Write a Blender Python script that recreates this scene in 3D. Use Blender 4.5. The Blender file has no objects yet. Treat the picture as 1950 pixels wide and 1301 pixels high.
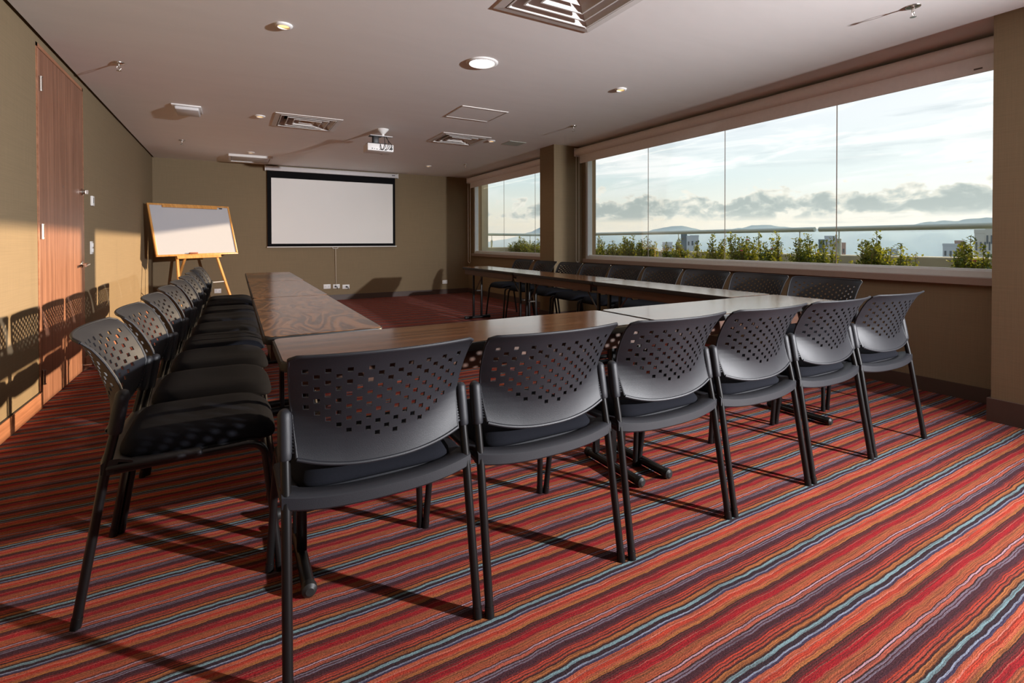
import bpy, bmesh, math, random
from mathutils import Vector, Matrix

random.seed(11)
sc = bpy.context.scene
COL = sc.collection

# ------------------------------------------------------------------ camera
FPX, CY, YAW, PITCH, ROLL = 942.35, 469.19, 0.513365, -0.0100273, -0.0019583
CAM = Vector((0.0, 0.0, 1.10))
fwd = Vector((math.sin(YAW)*math.cos(PITCH), math.cos(YAW)*math.cos(PITCH), math.sin(PITCH)))
rt = Vector((math.cos(YAW), -math.sin(YAW), 0.0))
up = rt.cross(fwd)
rt, up = rt*math.cos(ROLL)+up*math.sin(ROLL), -rt*math.sin(ROLL)+up*math.cos(ROLL)
cd = bpy.data.cameras.new('camera')
cam = bpy.data.objects.new('camera', cd)
COL.objects.link(cam)
m = Matrix.Identity(4)
for i in range(3):
    m[i][0], m[i][1], m[i][2], m[i][3] = rt[i], up[i], -fwd[i], CAM[i]
cam.matrix_world = m
cd.sensor_fit = 'HORIZONTAL'
cd.sensor_width = 36.0
cd.lens = FPX/1950*36.0
cd.shift_x = 0.0
cd.shift_y = -(650.5-CY)/1950
cd.clip_start, cd.clip_end = 0.05, 60000
sc.camera = cam

sc.view_settings.view_transform = 'Standard'
sc.view_settings.look = 'None'
sc.view_settings.exposure = 0.0
sc.view_settings.gamma = 1.0
sc.view_settings.use_curve_mapping = False
sc.cycles.use_denoising = True
sc.cycles.max_bounces = 8
sc.cycles.diffuse_bounces = 4
sc.cycles.glossy_bounces = 4
sc.cycles.transparent_max_bounces = 16
sc.cycles.volume_bounces = 0
sc.cycles.caustics_reflective = False
sc.cycles.caustics_refractive = False
sc.cycles.sample_clamp_indirect = 4.0

def pix_dir(px, py):
    return fwd + rt*((px-975)/FPX) - up*((py-CY)/FPX)

def pix_on(px, py, axis, val):
    d = pix_dir(px, py)
    return CAM + d*((val-CAM[axis])/d[axis])

# ------------------------------------------------------------------ node helpers
class NT:
    def __init__(self, tree):
        self.t = tree; self.n = tree.nodes; self.l = tree.links
    def new(self, kind, **kw):
        nd = self.n.new(kind)
        for k, v in kw.items():
            setattr(nd, k, v)
        return nd
    def put(self, sock, v):
        if v is None: return
        if isinstance(v, bpy.types.NodeSocket): self.l.new(v, sock)
        elif isinstance(v, (tuple, list)) and len(v) == 3 and sock.type == 'RGBA': sock.default_value = (*v, 1)
        else: sock.default_value = v
    def math(self, op, a, b=None, c=None, clamp=False):
        nd = self.new('ShaderNodeMath', operation=op, use_clamp=clamp)
        for i, v in enumerate((a, b, c)): self.put(nd.inputs[i], v)
        return nd.outputs[0]
    def vmath(self, op, a, b=None):
        nd = self.new('ShaderNodeVectorMath', operation=op)
        self.put(nd.inputs[0], a); self.put(nd.inputs[1], b)
        return nd.outputs['Value'] if op in ('DOT_PRODUCT', 'LENGTH') else nd.outputs[0]
    def sep(self, v):
        nd = self.new('ShaderNodeSeparateXYZ'); self.put(nd.inputs[0], v); return nd.outputs
    def comb(self, x, y, z):
        nd = self.new('ShaderNodeCombineXYZ')
        for i, v in enumerate((x, y, z)): self.put(nd.inputs[i], v)
        return nd.outputs[0]
    def noise(self, vec, scale=5.0, detail=2.0, rough=0.5, dist=0.0, dim='3D'):
        nd = self.new('ShaderNodeTexNoise', noise_dimensions=dim)
        if dim == '1D': self.put(nd.inputs['W'], vec)
        else: self.put(nd.inputs['Vector'], vec)
        nd.inputs['Scale'].default_value = scale; nd.inputs['Detail'].default_value = detail
        nd.inputs['Roughness'].default_value = rough; nd.inputs['Distortion'].default_value = dist
        return nd.outputs[0]
    def ramp(self, fac, stops, interp='LINEAR'):
        nd = self.new('ShaderNodeValToRGB'); cr = nd.color_ramp; cr.interpolation = interp
        while len(cr.elements) < len(stops): cr.elements.new(0.5)
        for e, (p, c) in zip(cr.elements, stops):
            e.position = p; e.color = (*c, 1) if len(c) == 3 else c
        self.put(nd.inputs[0], fac)
        return nd.outputs[0]
    def mix(self, f, a, b, blend='MIX'):
        nd = self.new('ShaderNodeMix', data_type='RGBA', blend_type=blend)
        self.put(nd.inputs[0], f); self.put(nd.inputs[6], a); self.put(nd.inputs[7], b)
        return nd.outputs[2]
    def sstep(self, v, a, b):
        nd = self.new('ShaderNodeMapRange', interpolation_type='SMOOTHSTEP')
        self.put(nd.inputs[0], v); self.put(nd.inputs[1], a); self.put(nd.inputs[2], b)
        return nd.outputs[0]
    def bump(self, h, strength=0.3, dist=0.01):
        nd = self.new('ShaderNodeBump'); self.put(nd.inputs['Height'], h)
        nd.inputs['Strength'].default_value = strength; nd.inputs['Distance'].default_value = dist
        return nd.outputs[0]

def lin(r, g, b):
    f = lambda c: (c/255/12.92) if c/255 <= 0.04045 else ((c/255+0.055)/1.055)**2.4
    return (f(r), f(g), f(b))

def material(name):
    mt = bpy.data.materials.new(name); mt.use_nodes = True
    t = NT(mt.node_tree)
    b = next(n for n in t.n if n.type == 'BSDF_PRINCIPLED')
    return mt, t, b

def simple(name, col, rough=0.5, metal=0.0, spec=0.5, noise=0.06, nscale=30, bump=0.0, bscale=200, emit=None, estr=0.0):
    mt, t, b = material(name)
    tc = t.new('ShaderNodeTexCoord').outputs['Object']
    n = t.noise(tc, nscale, 3)
    c = t.mix(n, tuple(v*(1-noise) for v in col), tuple(min(1, v*(1+noise)) for v in col))
    t.put(b.inputs['Base Color'], c)
    b.inputs['Roughness'].default_value = rough; b.inputs['Metallic'].default_value = metal
    b.inputs['Specular IOR Level'].default_value = spec
    if bump: t.put(b.inputs['Normal'], t.bump(t.noise(tc, bscale, 2), bump, 0.002))
    if emit:
        b.inputs['Emission Color'].default_value = (*emit, 1); b.inputs['Emission Strength'].default_value = estr
    return mt

# ------------------------------------------------------------------ world: evening sky with cloud bank
SUN_DIR = Vector((1.0, 0.043, 0.187)).normalized()
w = bpy.data.worlds.new('world'); sc.world = w; w.use_nodes = True
t = NT(w.node_tree); t.n.clear()
dirv = t.new('ShaderNodeTexCoord').outputs['Generated']
dx, dy, dz = t.sep(dirv)
el = t.math('MULTIPLY', t.math('ARCSINE', dz), 57.2958)
az = t.math('MULTIPLY', t.math('ARCTAN2', dx, dy), 57.2958)
base = t.ramp(t.math('DIVIDE', el, 60.0, clamp=True), [
    (0.0, lin(206, 200, 186)), (0.035, lin(228, 220, 202)), (0.07, lin(222, 224, 214)), (0.115, lin(208, 222, 222)),
    (0.20, lin(216, 223, 230)), (0.32, lin(196, 210, 226)), (0.6, lin(130, 168, 205)), (1.0, lin(90, 135, 190))])
# whiter and brighter towards the sun's side
sd = t.vmath('DOT_PRODUCT', dirv, tuple(SUN_DIR))
glow = t.math('POWER', t.math('MAXIMUM', sd, 0.0), 7.0)
base = t.mix(t.math('MULTIPLY', glow, 0.75, clamp=True), base, (0.93, 0.93, 0.93))
# thin high streaks
v1 = t.comb(t.math('MULTIPLY', az, 0.05), t.math('MULTIPLY', t.math('ADD', el, t.math('MULTIPLY', az, -0.07)), 0.32), 0.3)
st = t.noise(v1, 1.6, 7, 0.62, 0.6)
st = t.math('MULTIPLY', t.sstep(st, 0.40, 0.58), t.sstep(el, 4.0, 8.0))
base = t.mix(t.math('MULTIPLY', st, 0.85), base, (0.97, 0.96, 0.95))
v1b = t.comb(t.math('MULTIPLY', az, 0.045), t.math('MULTIPLY', el, 0.42), 7.7)
st2 = t.math('MULTIPLY', t.sstep(t.noise(v1b, 1.5, 6, 0.6, 0.4), 0.52, 0.72), t.sstep(el, 5.5, 9.0))
base = t.mix(t.math('MULTIPLY', st2, 0.45), base, lin(176, 190, 196))
# cumulus bank low over the horizon
v2 = t.comb(t.math('MULTIPLY', az, 0.30), t.math('MULTIPLY', el, 0.46), 3.4)
cn = t.noise(v2, 1.25, 9, 0.56, 0.25)
cn_up = t.noise(t.vmath('ADD', v2, (0.05, 0.22, 0.0)), 1.25, 4, 0.5, 0.25)
height = t.math('SUBTRACT', 1.0, t.math('ABSOLUTE', t.math('DIVIDE', t.math('SUBTRACT', el, 3.1), 2.7)))
low = t.noise(t.comb(t.math('MULTIPLY', az, 0.13), 0.0, 6.3), 1.0, 2)
bank = t.math('ADD', t.math('ADD', t.math('MULTIPLY', height, 0.30), cn), t.math('MULTIPLY', t.math('SUBTRACT', low, 0.5), 0.22))
bank = t.math('ADD', bank, t.math('MULTIPLY', t.sstep(az, 33.0, 42.0), 0.06))
mask = t.math('MULTIPLY', t.sstep(bank, 0.64, 0.70), t.sstep(el, 1.9, 2.8))
shade = t.sstep(t.math('SUBTRACT', bank, t.math('MULTIPLY', cn_up, 0.25)), 0.50, 0.72)
ccol = t.ramp(shade, [(0.0, lin(240, 236, 226)), (0.35, lin(216, 214, 204)), (0.7, lin(184, 190, 185)), (1.0, lin(156, 166, 164))])
base = t.mix(t.math('MULTIPLY', mask, 0.9), base, ccol)
# soft warm wisps under the bank
v3 = t.comb(t.math('MULTIPLY', az, 0.10), t.math('MULTIPLY', el, 0.9), 5.0)
wi = t.math('MULTIPLY', t.sstep(t.noise(v3, 1.4, 6, 0.6, 0.5), 0.48, 0.7), t.math('SUBTRACT', 1.0, t.sstep(el, 2.2, 3.6)))
base = t.mix(t.math('MULTIPLY', wi, 0.6), base, lin(196, 200, 194))
base = t.mix(t.sstep(el, 0.0, -4.0), base, lin(120, 140, 158))
bg = t.new('ShaderNodeBackground'); t.put(bg.inputs[0], base); bg.inputs[1].default_value = 1.22
t.l.new(bg.outputs[0], t.new('ShaderNodeOutputWorld').inputs[0])
w.cycles.sampling_method = 'MANUAL'; w.cycles.sample_map_resolution = 1024

# ------------------------------------------------------------------ lights
def light(name, kind, loc, energy, col, **kw):
    ld = bpy.data.lights.new(name, kind); ld.energy = energy; ld.color = col
    for k, v in kw.items(): setattr(ld, k, v)
    o = bpy.data.objects.new(name, ld); COL.objects.link(o); o.location = loc
    return o
s = light('sun', 'SUN', (20, 0, 6), 8.8, (1.0, 0.74, 0.50), angle=math.radians(1.0))
s.rotation_euler = SUN_DIR.to_track_quat('Z', 'Y').to_euler()
fl_ = light('photographer_flash', 'SPOT', (3.955, -2.2, 1.66), 3000.0, (0.97, 0.97, 1.0), shadow_soft_size=0.055, spot_size=math.radians(86), spot_blend=1.0)
fl_.rotation_euler = (Vector((3.955, -2.2, 1.66))-Vector((-0.5, 5.0, 0.72))).to_track_quat('Z', 'Y').to_euler()

# ------------------------------------------------------------------ mesh helpers
def nb(): return bmesh.new()

def box(bm, x0, x1, y0, y1, z0, z1, M=None):
    vs = [Vector((x, y, z)) for x in (x0, x1) for y in (y0, y1) for z in (z0, z1)]
    if M: vs = [M @ v for v in vs]
    v = [bm.verts.new(p) for p in vs]
    for f in ((0,1,3,2), (4,6,7,5), (0,4,5,1), (2,3,7,6), (0,2,6,4), (1,5,7,3)):
        bm.faces.new([v[i] for i in f])
    return v

def rbox(bm, x0, x1, y0, y1, z0, z1, r=0.005, seg=2, M=None):
    b2 = nb(); box(b2, x0, x1, y0, y1, z0, z1)
    bmesh.ops.bevel(b2, geom=b2.edges[:], offset=r, segments=seg, affect='EDGES', profile=0.5)
    merge(bm, b2, M)

def merge(bm, other, M=None):
    if M: bmesh.ops.transform(other, matrix=M, verts=other.verts[:])
    me = bpy.data.meshes.new('tmp'); other.to_mesh(me); other.free(); bm.from_mesh(me); bpy.data.meshes.remove(me)

def tube(bm, pts, r, seg=12, cap=True, round_end=False):
    pts = [Vector(p) for p in pts]
    rs = r if isinstance(r, (list, tuple)) else [r]*len(pts)
    rings = []
    prev = None
    for i, p in enumerate(pts):
        if i == 0: d = pts[1]-pts[0]
        elif i == len(pts)-1: d = pts[-1]-pts[-2]
        else: d = (pts[i+1]-p).normalized()+(p-pts[i-1]).normalized()
        d.normalize()
        if prev is None:
            a = Vector((0, 0, 1)) if abs(d.z) < 0.9 else Vector((1, 0, 0))
            e1 = d.cross(a).normalized()
        else:
            e1 = (prev - d*prev.dot(d)).normalized()
        prev = e1; e2 = d.cross(e1)
        rings.append([bm.verts.new(p+(e1*math.cos(2*math.pi*k/seg)+e2*math.sin(2*math.pi*k/seg))*rs[i]) for k in range(seg)])
    for a, b in zip(rings, rings[1:]):
        for k in range(seg):
            bm.faces.new((a[k], a[(k+1) % seg], b[(k+1) % seg], b[k]))
    if cap:
        bm.faces.new(rings[0][::-1]); bm.faces.new(rings[-1])

def bend(pts, r=0.04, n=5):
    """Round the corners of a polyline."""
    pts = [Vector(p) for p in pts]; out = [pts[0]]
    for i in range(1, len(pts)-1):
        a, p, b = pts[i-1], pts[i], pts[i+1]
        u, v = (a-p), (b-p); q = min(r, u.length*0.45, v.length*0.45)
        s0, s1 = p+u.normalized()*q, p+v.normalized()*q
        for k in range(n+1):
            f = k/n; out.append(s0*(1-f)**2+p*2*f*(1-f)+s1*f*f)
    out.append(pts[-1]); return out

def lathe(bm, prof, seg=24, M=None, cap0=True, cap1=True):
    b2 = nb(); rings = []
    for r, z in prof:
        rings.append([b2.verts.new((r*math.cos(2*math.pi*k/seg), r*math.sin(2*math.pi*k/seg), z)) for k in range(seg)])
    for a, b in zip(rings, rings[1:]):
        for k in range(seg):
            b2.faces.new((a[k], a[(k+1) % seg], b[(k+1) % seg], b[k]))
    if cap0: b2.faces.new(rings[0][::-1])
    if cap1: b2.faces.new(rings[-1])
    merge(bm, b2, M)

def prism(bm, poly, z0, z1, M=None, bev=0.0):
    b2 = nb()
    lo = [b2.verts.new((x, y, z0)) for x, y in poly]; hi = [b2.verts.new((x, y, z1)) for x, y in poly]
    n = len(poly)
    b2.faces.new(lo[::-1]); b2.faces.new(hi)
    for i in range(n): b2.faces.new((lo[i], lo[(i+1) % n], hi[(i+1) % n], hi[i]))
    if bev:
        es = [e for e in b2.edges if abs(e.verts[0].co.z-e.verts[1].co.z) < 1e-6]
        bmesh.ops.bevel(b2, geom=es, offset=bev, segments=2, affect='EDGES', profile=0.5)
    merge(bm, b2, M)

def rrect(x0, x1, y0, y1, r, n=5):
    out = []
    for cx, cy, a0 in ((x1-r, y1-r, 0), (x0+r, y1-r, 90), (x0+r, y0+r, 180), (x1-r, y0+r, 270)):
        for k in range(n+1):
            a = math.radians(a0+90*k/n); out.append((cx+r*math.cos(a), cy+r*math.sin(a)))
    return out

def obj(name, bm, mat, parent=None, smooth=35, fix=True):
    if fix: bmesh.ops.recalc_face_normals(bm, faces=bm.faces[:])
    me = bpy.data.meshes.new(name); bm.to_mesh(me); bm.free()
    if smooth:
        for p in me.polygons: p.use_smooth = True
        me.set_sharp_from_angle(angle=math.radians(smooth))
    for mm in (mat if isinstance(mat, (list, tuple)) else [mat]): me.materials.append(mm)
    o = bpy.data.objects.new(name, me); COL.objects.link(o)
    if parent: o.parent = parent
    return o

def tag(o, label, cat, group=None, kind=None):
    o['label'] = label; o['category'] = cat
    if group: o['group'] = group
    if kind: o['kind'] = kind
    return o

def thing(name, label, cat, loc=(0, 0, 0), rz=0.0, group=None, kind=None):
    o = bpy.data.objects.new(name, None); COL.objects.link(o)
    o.empty_display_size = 0.1
    o.location = loc; o.rotation_euler = (0, 0, rz)
    return tag(o, label, cat, group, kind)

def struct(name, bm, mat, label, cat, parent=None, smooth=35):
    o = obj(name, bm, mat, parent, smooth)
    if not parent: tag(o, label, cat, None, 'structure')
    return o

def dup(root, loc, rz, label):
    r = root.copy(); COL.objects.link(r); r.location = loc; r.rotation_euler = (0, 0, rz); r['label'] = label
    for ch in list(root.children):
        c = ch.copy(); COL.objects.link(c); c.parent = r
        for g in list(ch.children):
            d = g.copy(); COL.objects.link(d); d.parent = c
    return r

# ------------------------------------------------------------------ materials
def fabric_wall(name, col):
    mt, t, b = material(name)
    tc = t.new('ShaderNodeTexCoord').outputs['Object']
    x, y, z = t.sep(tc)
    hz = t.noise(t.comb(t.math('MULTIPLY', x, 3.0), t.math('MULTIPLY', y, 3.0), t.math('MULTIPLY', z, 260.0)), 1.0, 3)
    vt = t.noise(t.comb(t.math('MULTIPLY', x, 200.0), t.math('MULTIPLY', y, 200.0), t.math('MULTIPLY', z, 4.0)), 1.0, 3)
    big = t.noise(tc, 1.3, 3)
    f = t.math('ADD', t.math('MULTIPLY', hz, 0.5), t.math('MULTIPLY', vt, 0.5))
    c = t.mix(t.sstep(f, 0.3, 0.7), tuple(v*0.91 for v in col), tuple(v*1.08 for v in col))
    c = t.mix(t.math('MULTIPLY', big, 0.25), c, tuple(v*1.05 for v in col))
    t.put(b.inputs['Base Color'], c); b.inputs['Roughness'].default_value = 0.85
    b.inputs['Specular IOR Level'].default_value = 0.25
    t.put(b.inputs['Normal'], t.bump(f, 0.06, 0.002))
    return mt
M_WALL = fabric_wall('tan woven wallcovering', (0.232, 0.172, 0.102))

def ceiling_mat():
    mt, t, b = material('off white brushed ceiling paint')
    tc = t.new('ShaderNodeTexCoord').outputs['Object']
    x, y, z = t.sep(tc)
    n = t.noise(t.comb(t.math('MULTIPLY', x, 0.7), t.math('MULTIPLY', y, 3.2), 0.0), 1.6, 5, 0.6, 0.6)
    c = t.mix(n, (0.84, 0.815, 0.795), (0.92, 0.895, 0.875))
    t.put(b.inputs['Base Color'], c); b.inputs['Roughness'].default_value = 0.7
    t.put(b.inputs['Normal'], t.bump(t.noise(tc, 9.0, 3), 0.05, 0.01))
    return mt
M_CEIL = ceiling_mat()

def carpet_mat():
    mt, t, b = material('striped tufted carpet')
    tc = t.new('ShaderNodeTexCoord').outputs['Object']
    x, y, z = t.sep(tc)
    wob = t.noise(t.comb(t.math('MULTIPLY', x, 1.6), t.math('MULTIPLY', y, 0.7), 0.0), 2.2, 3, 0.55)
    wob2 = t.noise(t.comb(t.math('MULTIPLY', x, 14.0), t.math('MULTIPLY', y, 6.0), 0.0), 1.4, 2, 0.5)
    tuft = t.noise(t.comb(t.math('MULTIPLY', x, 120.0), t.math('MULTIPLY', y, 190.0), 0.0), 1.0, 2, 0.6)
    yy = t.math('ADD', y, t.math('MULTIPLY', t.math('SUBTRACT', wob, 0.5), 0.022))
    yy = t.math('ADD', yy, t.math('MULTIPLY', t.math('SUBTRACT', wob2, 0.5), 0.008))
    yy = t.math('ADD', yy, t.math('MULTIPLY', t.math('SUBTRACT', tuft, 0.5), 0.0028))
    PER = 0.2355
    ph = t.math('DIVIDE', t.math('SUBTRACT', 1.272, yy), PER)      # grows towards the camera, 0 at the first pale blue line
    ph = t.math('FRACT', ph)
    aq, aq2 = lin(132, 166, 172), lin(150, 160, 182); nv, bl = lin(30, 24, 42), lin(56, 52, 84)
    org, rorg, olv = lin(208, 100, 68), lin(208, 66, 42), lin(190, 112, 60)
    dk, mar, crm, dred = lin(40, 18, 20), lin(100, 32, 38), lin(176, 4, 28), lin(140, 12, 28)
    pk, gry, pur, obr = lin(208, 160, 172), lin(132, 118, 134), lin(66, 26, 44), lin(186, 92, 58)
    A = [(0.0, aq), (0.022, nv), (0.068, aq2), (0.088, bl), (0.116, org), (0.160, lin(226, 130, 112)), (0.170, rorg), (0.215, org),
         (0.250, olv), (0.286, dk), (0.298, mar), (0.318, dk), (0.328, mar), (0.350, dred), (0.374, lin(190, 96, 84)), (0.382, crm),
         (0.448, lin(176, 70, 56)), (0.458, obr), (0.480, lin(158, 84, 50)), (0.495, olv), (0.5, obr)]
    B = [(0.0, obr), (0.540-0.5, lin(196, 90, 56)), (0.568-0.5, dk), (0.582-0.5, pk), (0.600-0.5, dk), (0.608-0.5, lin(200, 98, 76)),
         (0.648-0.5, dk), (0.664-0.5, gry), (0.682-0.5, pur), (0.692-0.5, gry), (0.712-0.5, pur), (0.775-0.5, lin(110, 34, 44)),
         (0.805-0.5, rorg), (0.822-0.5, mar), (0.832-0.5, lin(196, 72, 56)), (0.855-0.5, dk), (0.865-0.5, lin(190, 76, 50)),
         (0.888-0.5, mar), (0.900-0.5, dk), (0.912-0.5, olv), (0.952-0.5, lin(150, 86, 46)), (0.962-0.5, dk), (0.984-0.5, aq)]
    ca = t.ramp(ph, A, 'CONSTANT')
    cb = t.ramp(t.math('SUBTRACT', ph, 0.5), B, 'CONSTANT')
    c = t.mix(t.math('GREATER_THAN', ph, 0.5), ca, cb)
    # yarn by yarn variation
    n1 = t.noise(t.comb(t.math('MULTIPLY', x, 190.0), t.math('MULTIPLY', y, 300.0), 3.0), 1.0, 3, 0.75)
    n2 = t.noise(t.comb(t.math('MULTIPLY', x, 4.0), t.math('MULTIPLY', yy, 230.0), 9.0), 1.0, 3, 0.6)
    n3 = t.noise(t.comb(t.math('MULTIPLY', x, 40.0), t.math('MULTIPLY', y, 60.0), 5.0), 1.0, 2, 0.6)
    c = t.mix(t.math('MULTIPLY', t.sstep(n1, 0.40, 0.62), 0.30), c, t.mix(0.40, c, lin(140, 96, 78)))
    c = t.mix(t.math('MULTIPLY', t.sstep(n2, 0.50, 0.40), 0.45), c, lin(70, 34, 30))
    fac = t.math('ADD', -0.50, t.math('ADD', t.math('MULTIPLY', n1, 1.95), t.math('ADD', t.math('MULTIPLY', n2, 0.40), t.math('MULTIPLY', n3, 0.30))))
    c = t.mix(1.0, c, t.comb(fac, fac, fac), 'MULTIPLY')
    t.put(b.inputs['Base Color'], c); b.inputs['Roughness'].default_value = 0.95
    b.inputs['Sheen Weight'].default_value = 0.09; b.inputs['Sheen Roughness'].default_value = 0.45; b.inputs['Sheen Tint'].default_value = (1.0, 0.72, 0.66, 1)
    b.inputs['Specular IOR Level'].default_value = 0.1
    h = t.math('ADD', n1, t.math('MULTIPLY', n2, 0.9))
    t.put(b.inputs['Normal'], t.bump(h, 1.0, 0.011))
    return mt
M_CARPET = carpet_mat()

def wood(name, dark, light_, along='X', cath=0.0, rough=0.25, scale=1.0, spec=0.5, fine=0.2):
    mt, t, b = material(name)
    tc = t.new('ShaderNodeTexCoord').outputs['Object']
    x, y, z = t.sep(tc)
    if along == 'Z': a, p, q = z, x, y
    elif along == 'Y': a, p, q = y, x, z
    else: a, p, q = x, y, z
    st = t.math('MULTIPLY', a, 0.9*scale); pr = t.math('MULTIPLY', t.math('ADD', p, t.math('MULTIPLY', q, 0.9)), 26*scale)
    g = t.noise(t.comb(st, pr, 0.0), 1.0, 6, 0.62, 0.4)
    if cath:
        warp = t.noise(t.comb(t.math('MULTIPLY', a, 2.1), t.math('MULTIPLY', p, 5.5), 4.0), 1.0, 2, 0.5, 0.8)
        k = t.math('SINE', t.math('MULTIPLY', warp, 62.0))
        g = t.math('ADD', t.math('MULTIPLY', g, 1-cath), t.math('MULTIPLY', t.math('MULTIPLY_ADD', k, 0.5, 0.5), cath))
    fn = t.noise(t.comb(t.math('MULTIPLY', a, 8.0), t.math('MULTIPLY', t.math('ADD', p, q), 160.0), 1.0), 1.0, 2)
    g = t.math('ADD', g, t.math('MULTIPLY', t.math('SUBTRACT', fn, 0.5), fine))
    c = t.mix(t.sstep(g, 0.25, 0.78), dark, light_)
    t.put(b.inputs['Base Color'], c); b.inputs['Roughness'].default_value = rough
    b.inputs['Specular IOR Level'].default_value = spec
    return mt
WD, WL = lin(62, 40, 27), lin(112, 76, 48)
M_TOP_Y = wood('walnut laminate with cathedral grain', WD, WL, 'X', 0.45, 0.22, 1.0, 0.36)
M_TOP_X = wood('walnut laminate with straight grain', lin(58, 38, 26), lin(98, 66, 44), 'X', 0.0, 0.15, 1.0, 0.5)
for mm in (M_TOP_X,): next(n for n in mm.node_tree.nodes if n.type == 'BSDF_PRINCIPLED').inputs['IOR'].default_value = 1.95
M_APRON = wood('walnut laminate apron', lin(46, 28, 20), lin(84, 52, 34), 'X', 0.0, 0.4)
M_DOOR = wood('reddish veneer door', lin(118, 80, 62), lin(162, 116, 92), 'Z', 0.0, 0.38, 1.0, 0.4, 0.3)
M_SKIRT = wood('reddish veneer skirting', lin(140, 92, 66), lin(186, 130, 98), 'Y', 0.0, 0.4, 1.0, 0.4, 0.3)
M_PINE = wood('honey pine', lin(184, 126, 62), lin(222, 166, 96), 'Z', 0.0, 0.35, 1.0, 0.4, 0.3)
M_SKIRT_DK = simple('dark brown skirting', (0.075, 0.045, 0.034), 0.5)
M_PLASTIC = simple('charcoal moulded plastic', (0.0085, 0.009, 0.012), 0.52, bump=0.25, bscale=700, spec=0.42)
M_PAD = simple('black woven upholstery', (0.0055, 0.0060, 0.0090), 0.9, bump=0.5, bscale=900, noise=0.3, nscale=300, spec=0.12)
M_BLKMETAL = simple('black powder coated steel', (0.005, 0.0046, 0.0046), 0.34, spec=0.35)
M_EDGE = simple('black rubber edging', (0.010, 0.0095, 0.009), 0.5, spec=0.35)
M_BRACE = simple('zinc plated brace', (0.16, 0.14, 0.12), 0.4, 0.8)
M_WHITE = simple('white plastic', (0.78, 0.76, 0.74), 0.45)
M_WHITE_METAL = simple('white painted metal', (0.62, 0.60, 0.60), 0.45)
M_VENT = simple('aluminium diffuser', (0.66, 0.62, 0.59), 0.45, 0.0)
M_DARK = simple('dark duct', (0.14, 0.105, 0.08), 0.8)
M_SCREEN = simple('matte white projection cloth', (0.88, 0.87, 0.84), 0.8, noise=0.02, nscale=2)
M_SCRBLK = simple('black screen border', (0.006, 0.006, 0.007), 0.9, spec=0.15)
M_BOARD = simple('glossy whiteboard laminate', (0.47, 0.48, 0.52), 0.22, noise=0.01)
M_CHROME = simple('brushed steel', (0.62, 0.58, 0.54), 0.25, 1.0)
M_ALU = simple('anodised aluminium', (0.70, 0.72, 0.71), 0.4, 0.0)
M_SILICONE = simple('grey silicone joint', (0.52, 0.47, 0.40), 0.5)
M_BLIND = simple('off white blind fabric', (0.84, 0.80, 0.77), 0.8, bump=0.1, bscale=500)
M_CORD = simple('cream bead cord', (0.62, 0.54, 0.44), 0.6)
M_BLACK = simple('matte black plastic', (0.012, 0.012, 0.013), 0.5)
M_LED = simple('lit downlight diffuser', (0.9, 0.9, 0.9), 0.5, emit=(1.0, 0.97, 0.93), estr=9.0)
M_WARMLAMP = simple('lit halogen lamp', (0.9, 0.7, 0.4), 0.4, emit=(1.0, 0.60, 0.24), estr=1.7)
M_SILL = simple('taupe painted sill', (0.30, 0.22, 0.18), 0.5)
M_CONC = simple('weathered pale concrete', lin(176, 172, 148), 0.85, noise=0.18, nscale=4, bump=0.2, bscale=60)
M_TERR = simple('grey terrace paving', (0.46, 0.45, 0.42), 0.85, noise=0.12, nscale=6)
M_RAIL = simple('grey green painted rail', lin(172, 186, 178), 0.35, spec=0.6)
M_SOIL = simple('planting soil', (0.05, 0.035, 0.025), 0.95, bump=0.8, bscale=60)
M_BARK = simple('green brown stem', (0.14, 0.10, 0.05), 0.8)
M_FLOWER = simple('red flower petals', lin(200, 70, 84), 0.6)

def glass_mat():
    mt = bpy.data.materials.new('clear window glass'); mt.use_nodes = True
    t = NT(mt.node_tree); t.n.clear()
    tr = t.new('ShaderNodeBsdfTransparent'); tr.inputs[0].default_value = (0.975, 0.99, 0.985, 1)
    gl = t.new('ShaderNodeBsdfGlossy'); gl.inputs['Roughness'].default_value = 0.01
    fr = t.new('ShaderNodeFresnel'); fr.inputs[0].default_value = 1.45
    mx = t.new('ShaderNodeMixShader')
    t.l.new(t.math('MULTIPLY', fr.outputs[0], 0.12), mx.inputs[0]); t.l.new(tr.outputs[0], mx.inputs[1]); t.l.new(gl.outputs[0], mx.inputs[2])
    t.l.new(mx.outputs[0], t.new('ShaderNodeOutputMaterial').inputs[0])
    return mt
M_GLASS = glass_mat()

def leaf_mat(name, c1, c2):
    mt, t, b = material(name)
    tc = t.new('ShaderNodeTexCoord').outputs['Object']
    n = t.noise(tc, 14.0, 3)
    c = t.mix(t.sstep(n, 0.35, 0.65), c1, c2)
    t.put(b.inputs['Base Color'], c); b.inputs['Roughness'].default_value = 0.4
    tl = t.new('ShaderNodeBsdfTranslucent'); t.put(tl.inputs[0], t.mix(0.5, c, lin(190, 190, 40)))
    mx = t.new('ShaderNodeMixShader'); mx.inputs[0].default_value = 0.34
    t.l.new(b.outputs[0], mx.inputs[1]); t.l.new(tl.outputs[0], mx.inputs[2])
    out = next(n for n in t.n if n.type == 'OUTPUT_MATERIAL'); t.l.new(mx.outputs[0], out.inputs[0])
    return mt
M_LEAF = leaf_mat('deep green glossy leaves', lin(36, 62, 28), lin(84, 108, 44))
M_LEAF2 = leaf_mat('yellow green young leaves', lin(92, 112, 42), lin(150, 150, 58))

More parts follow.
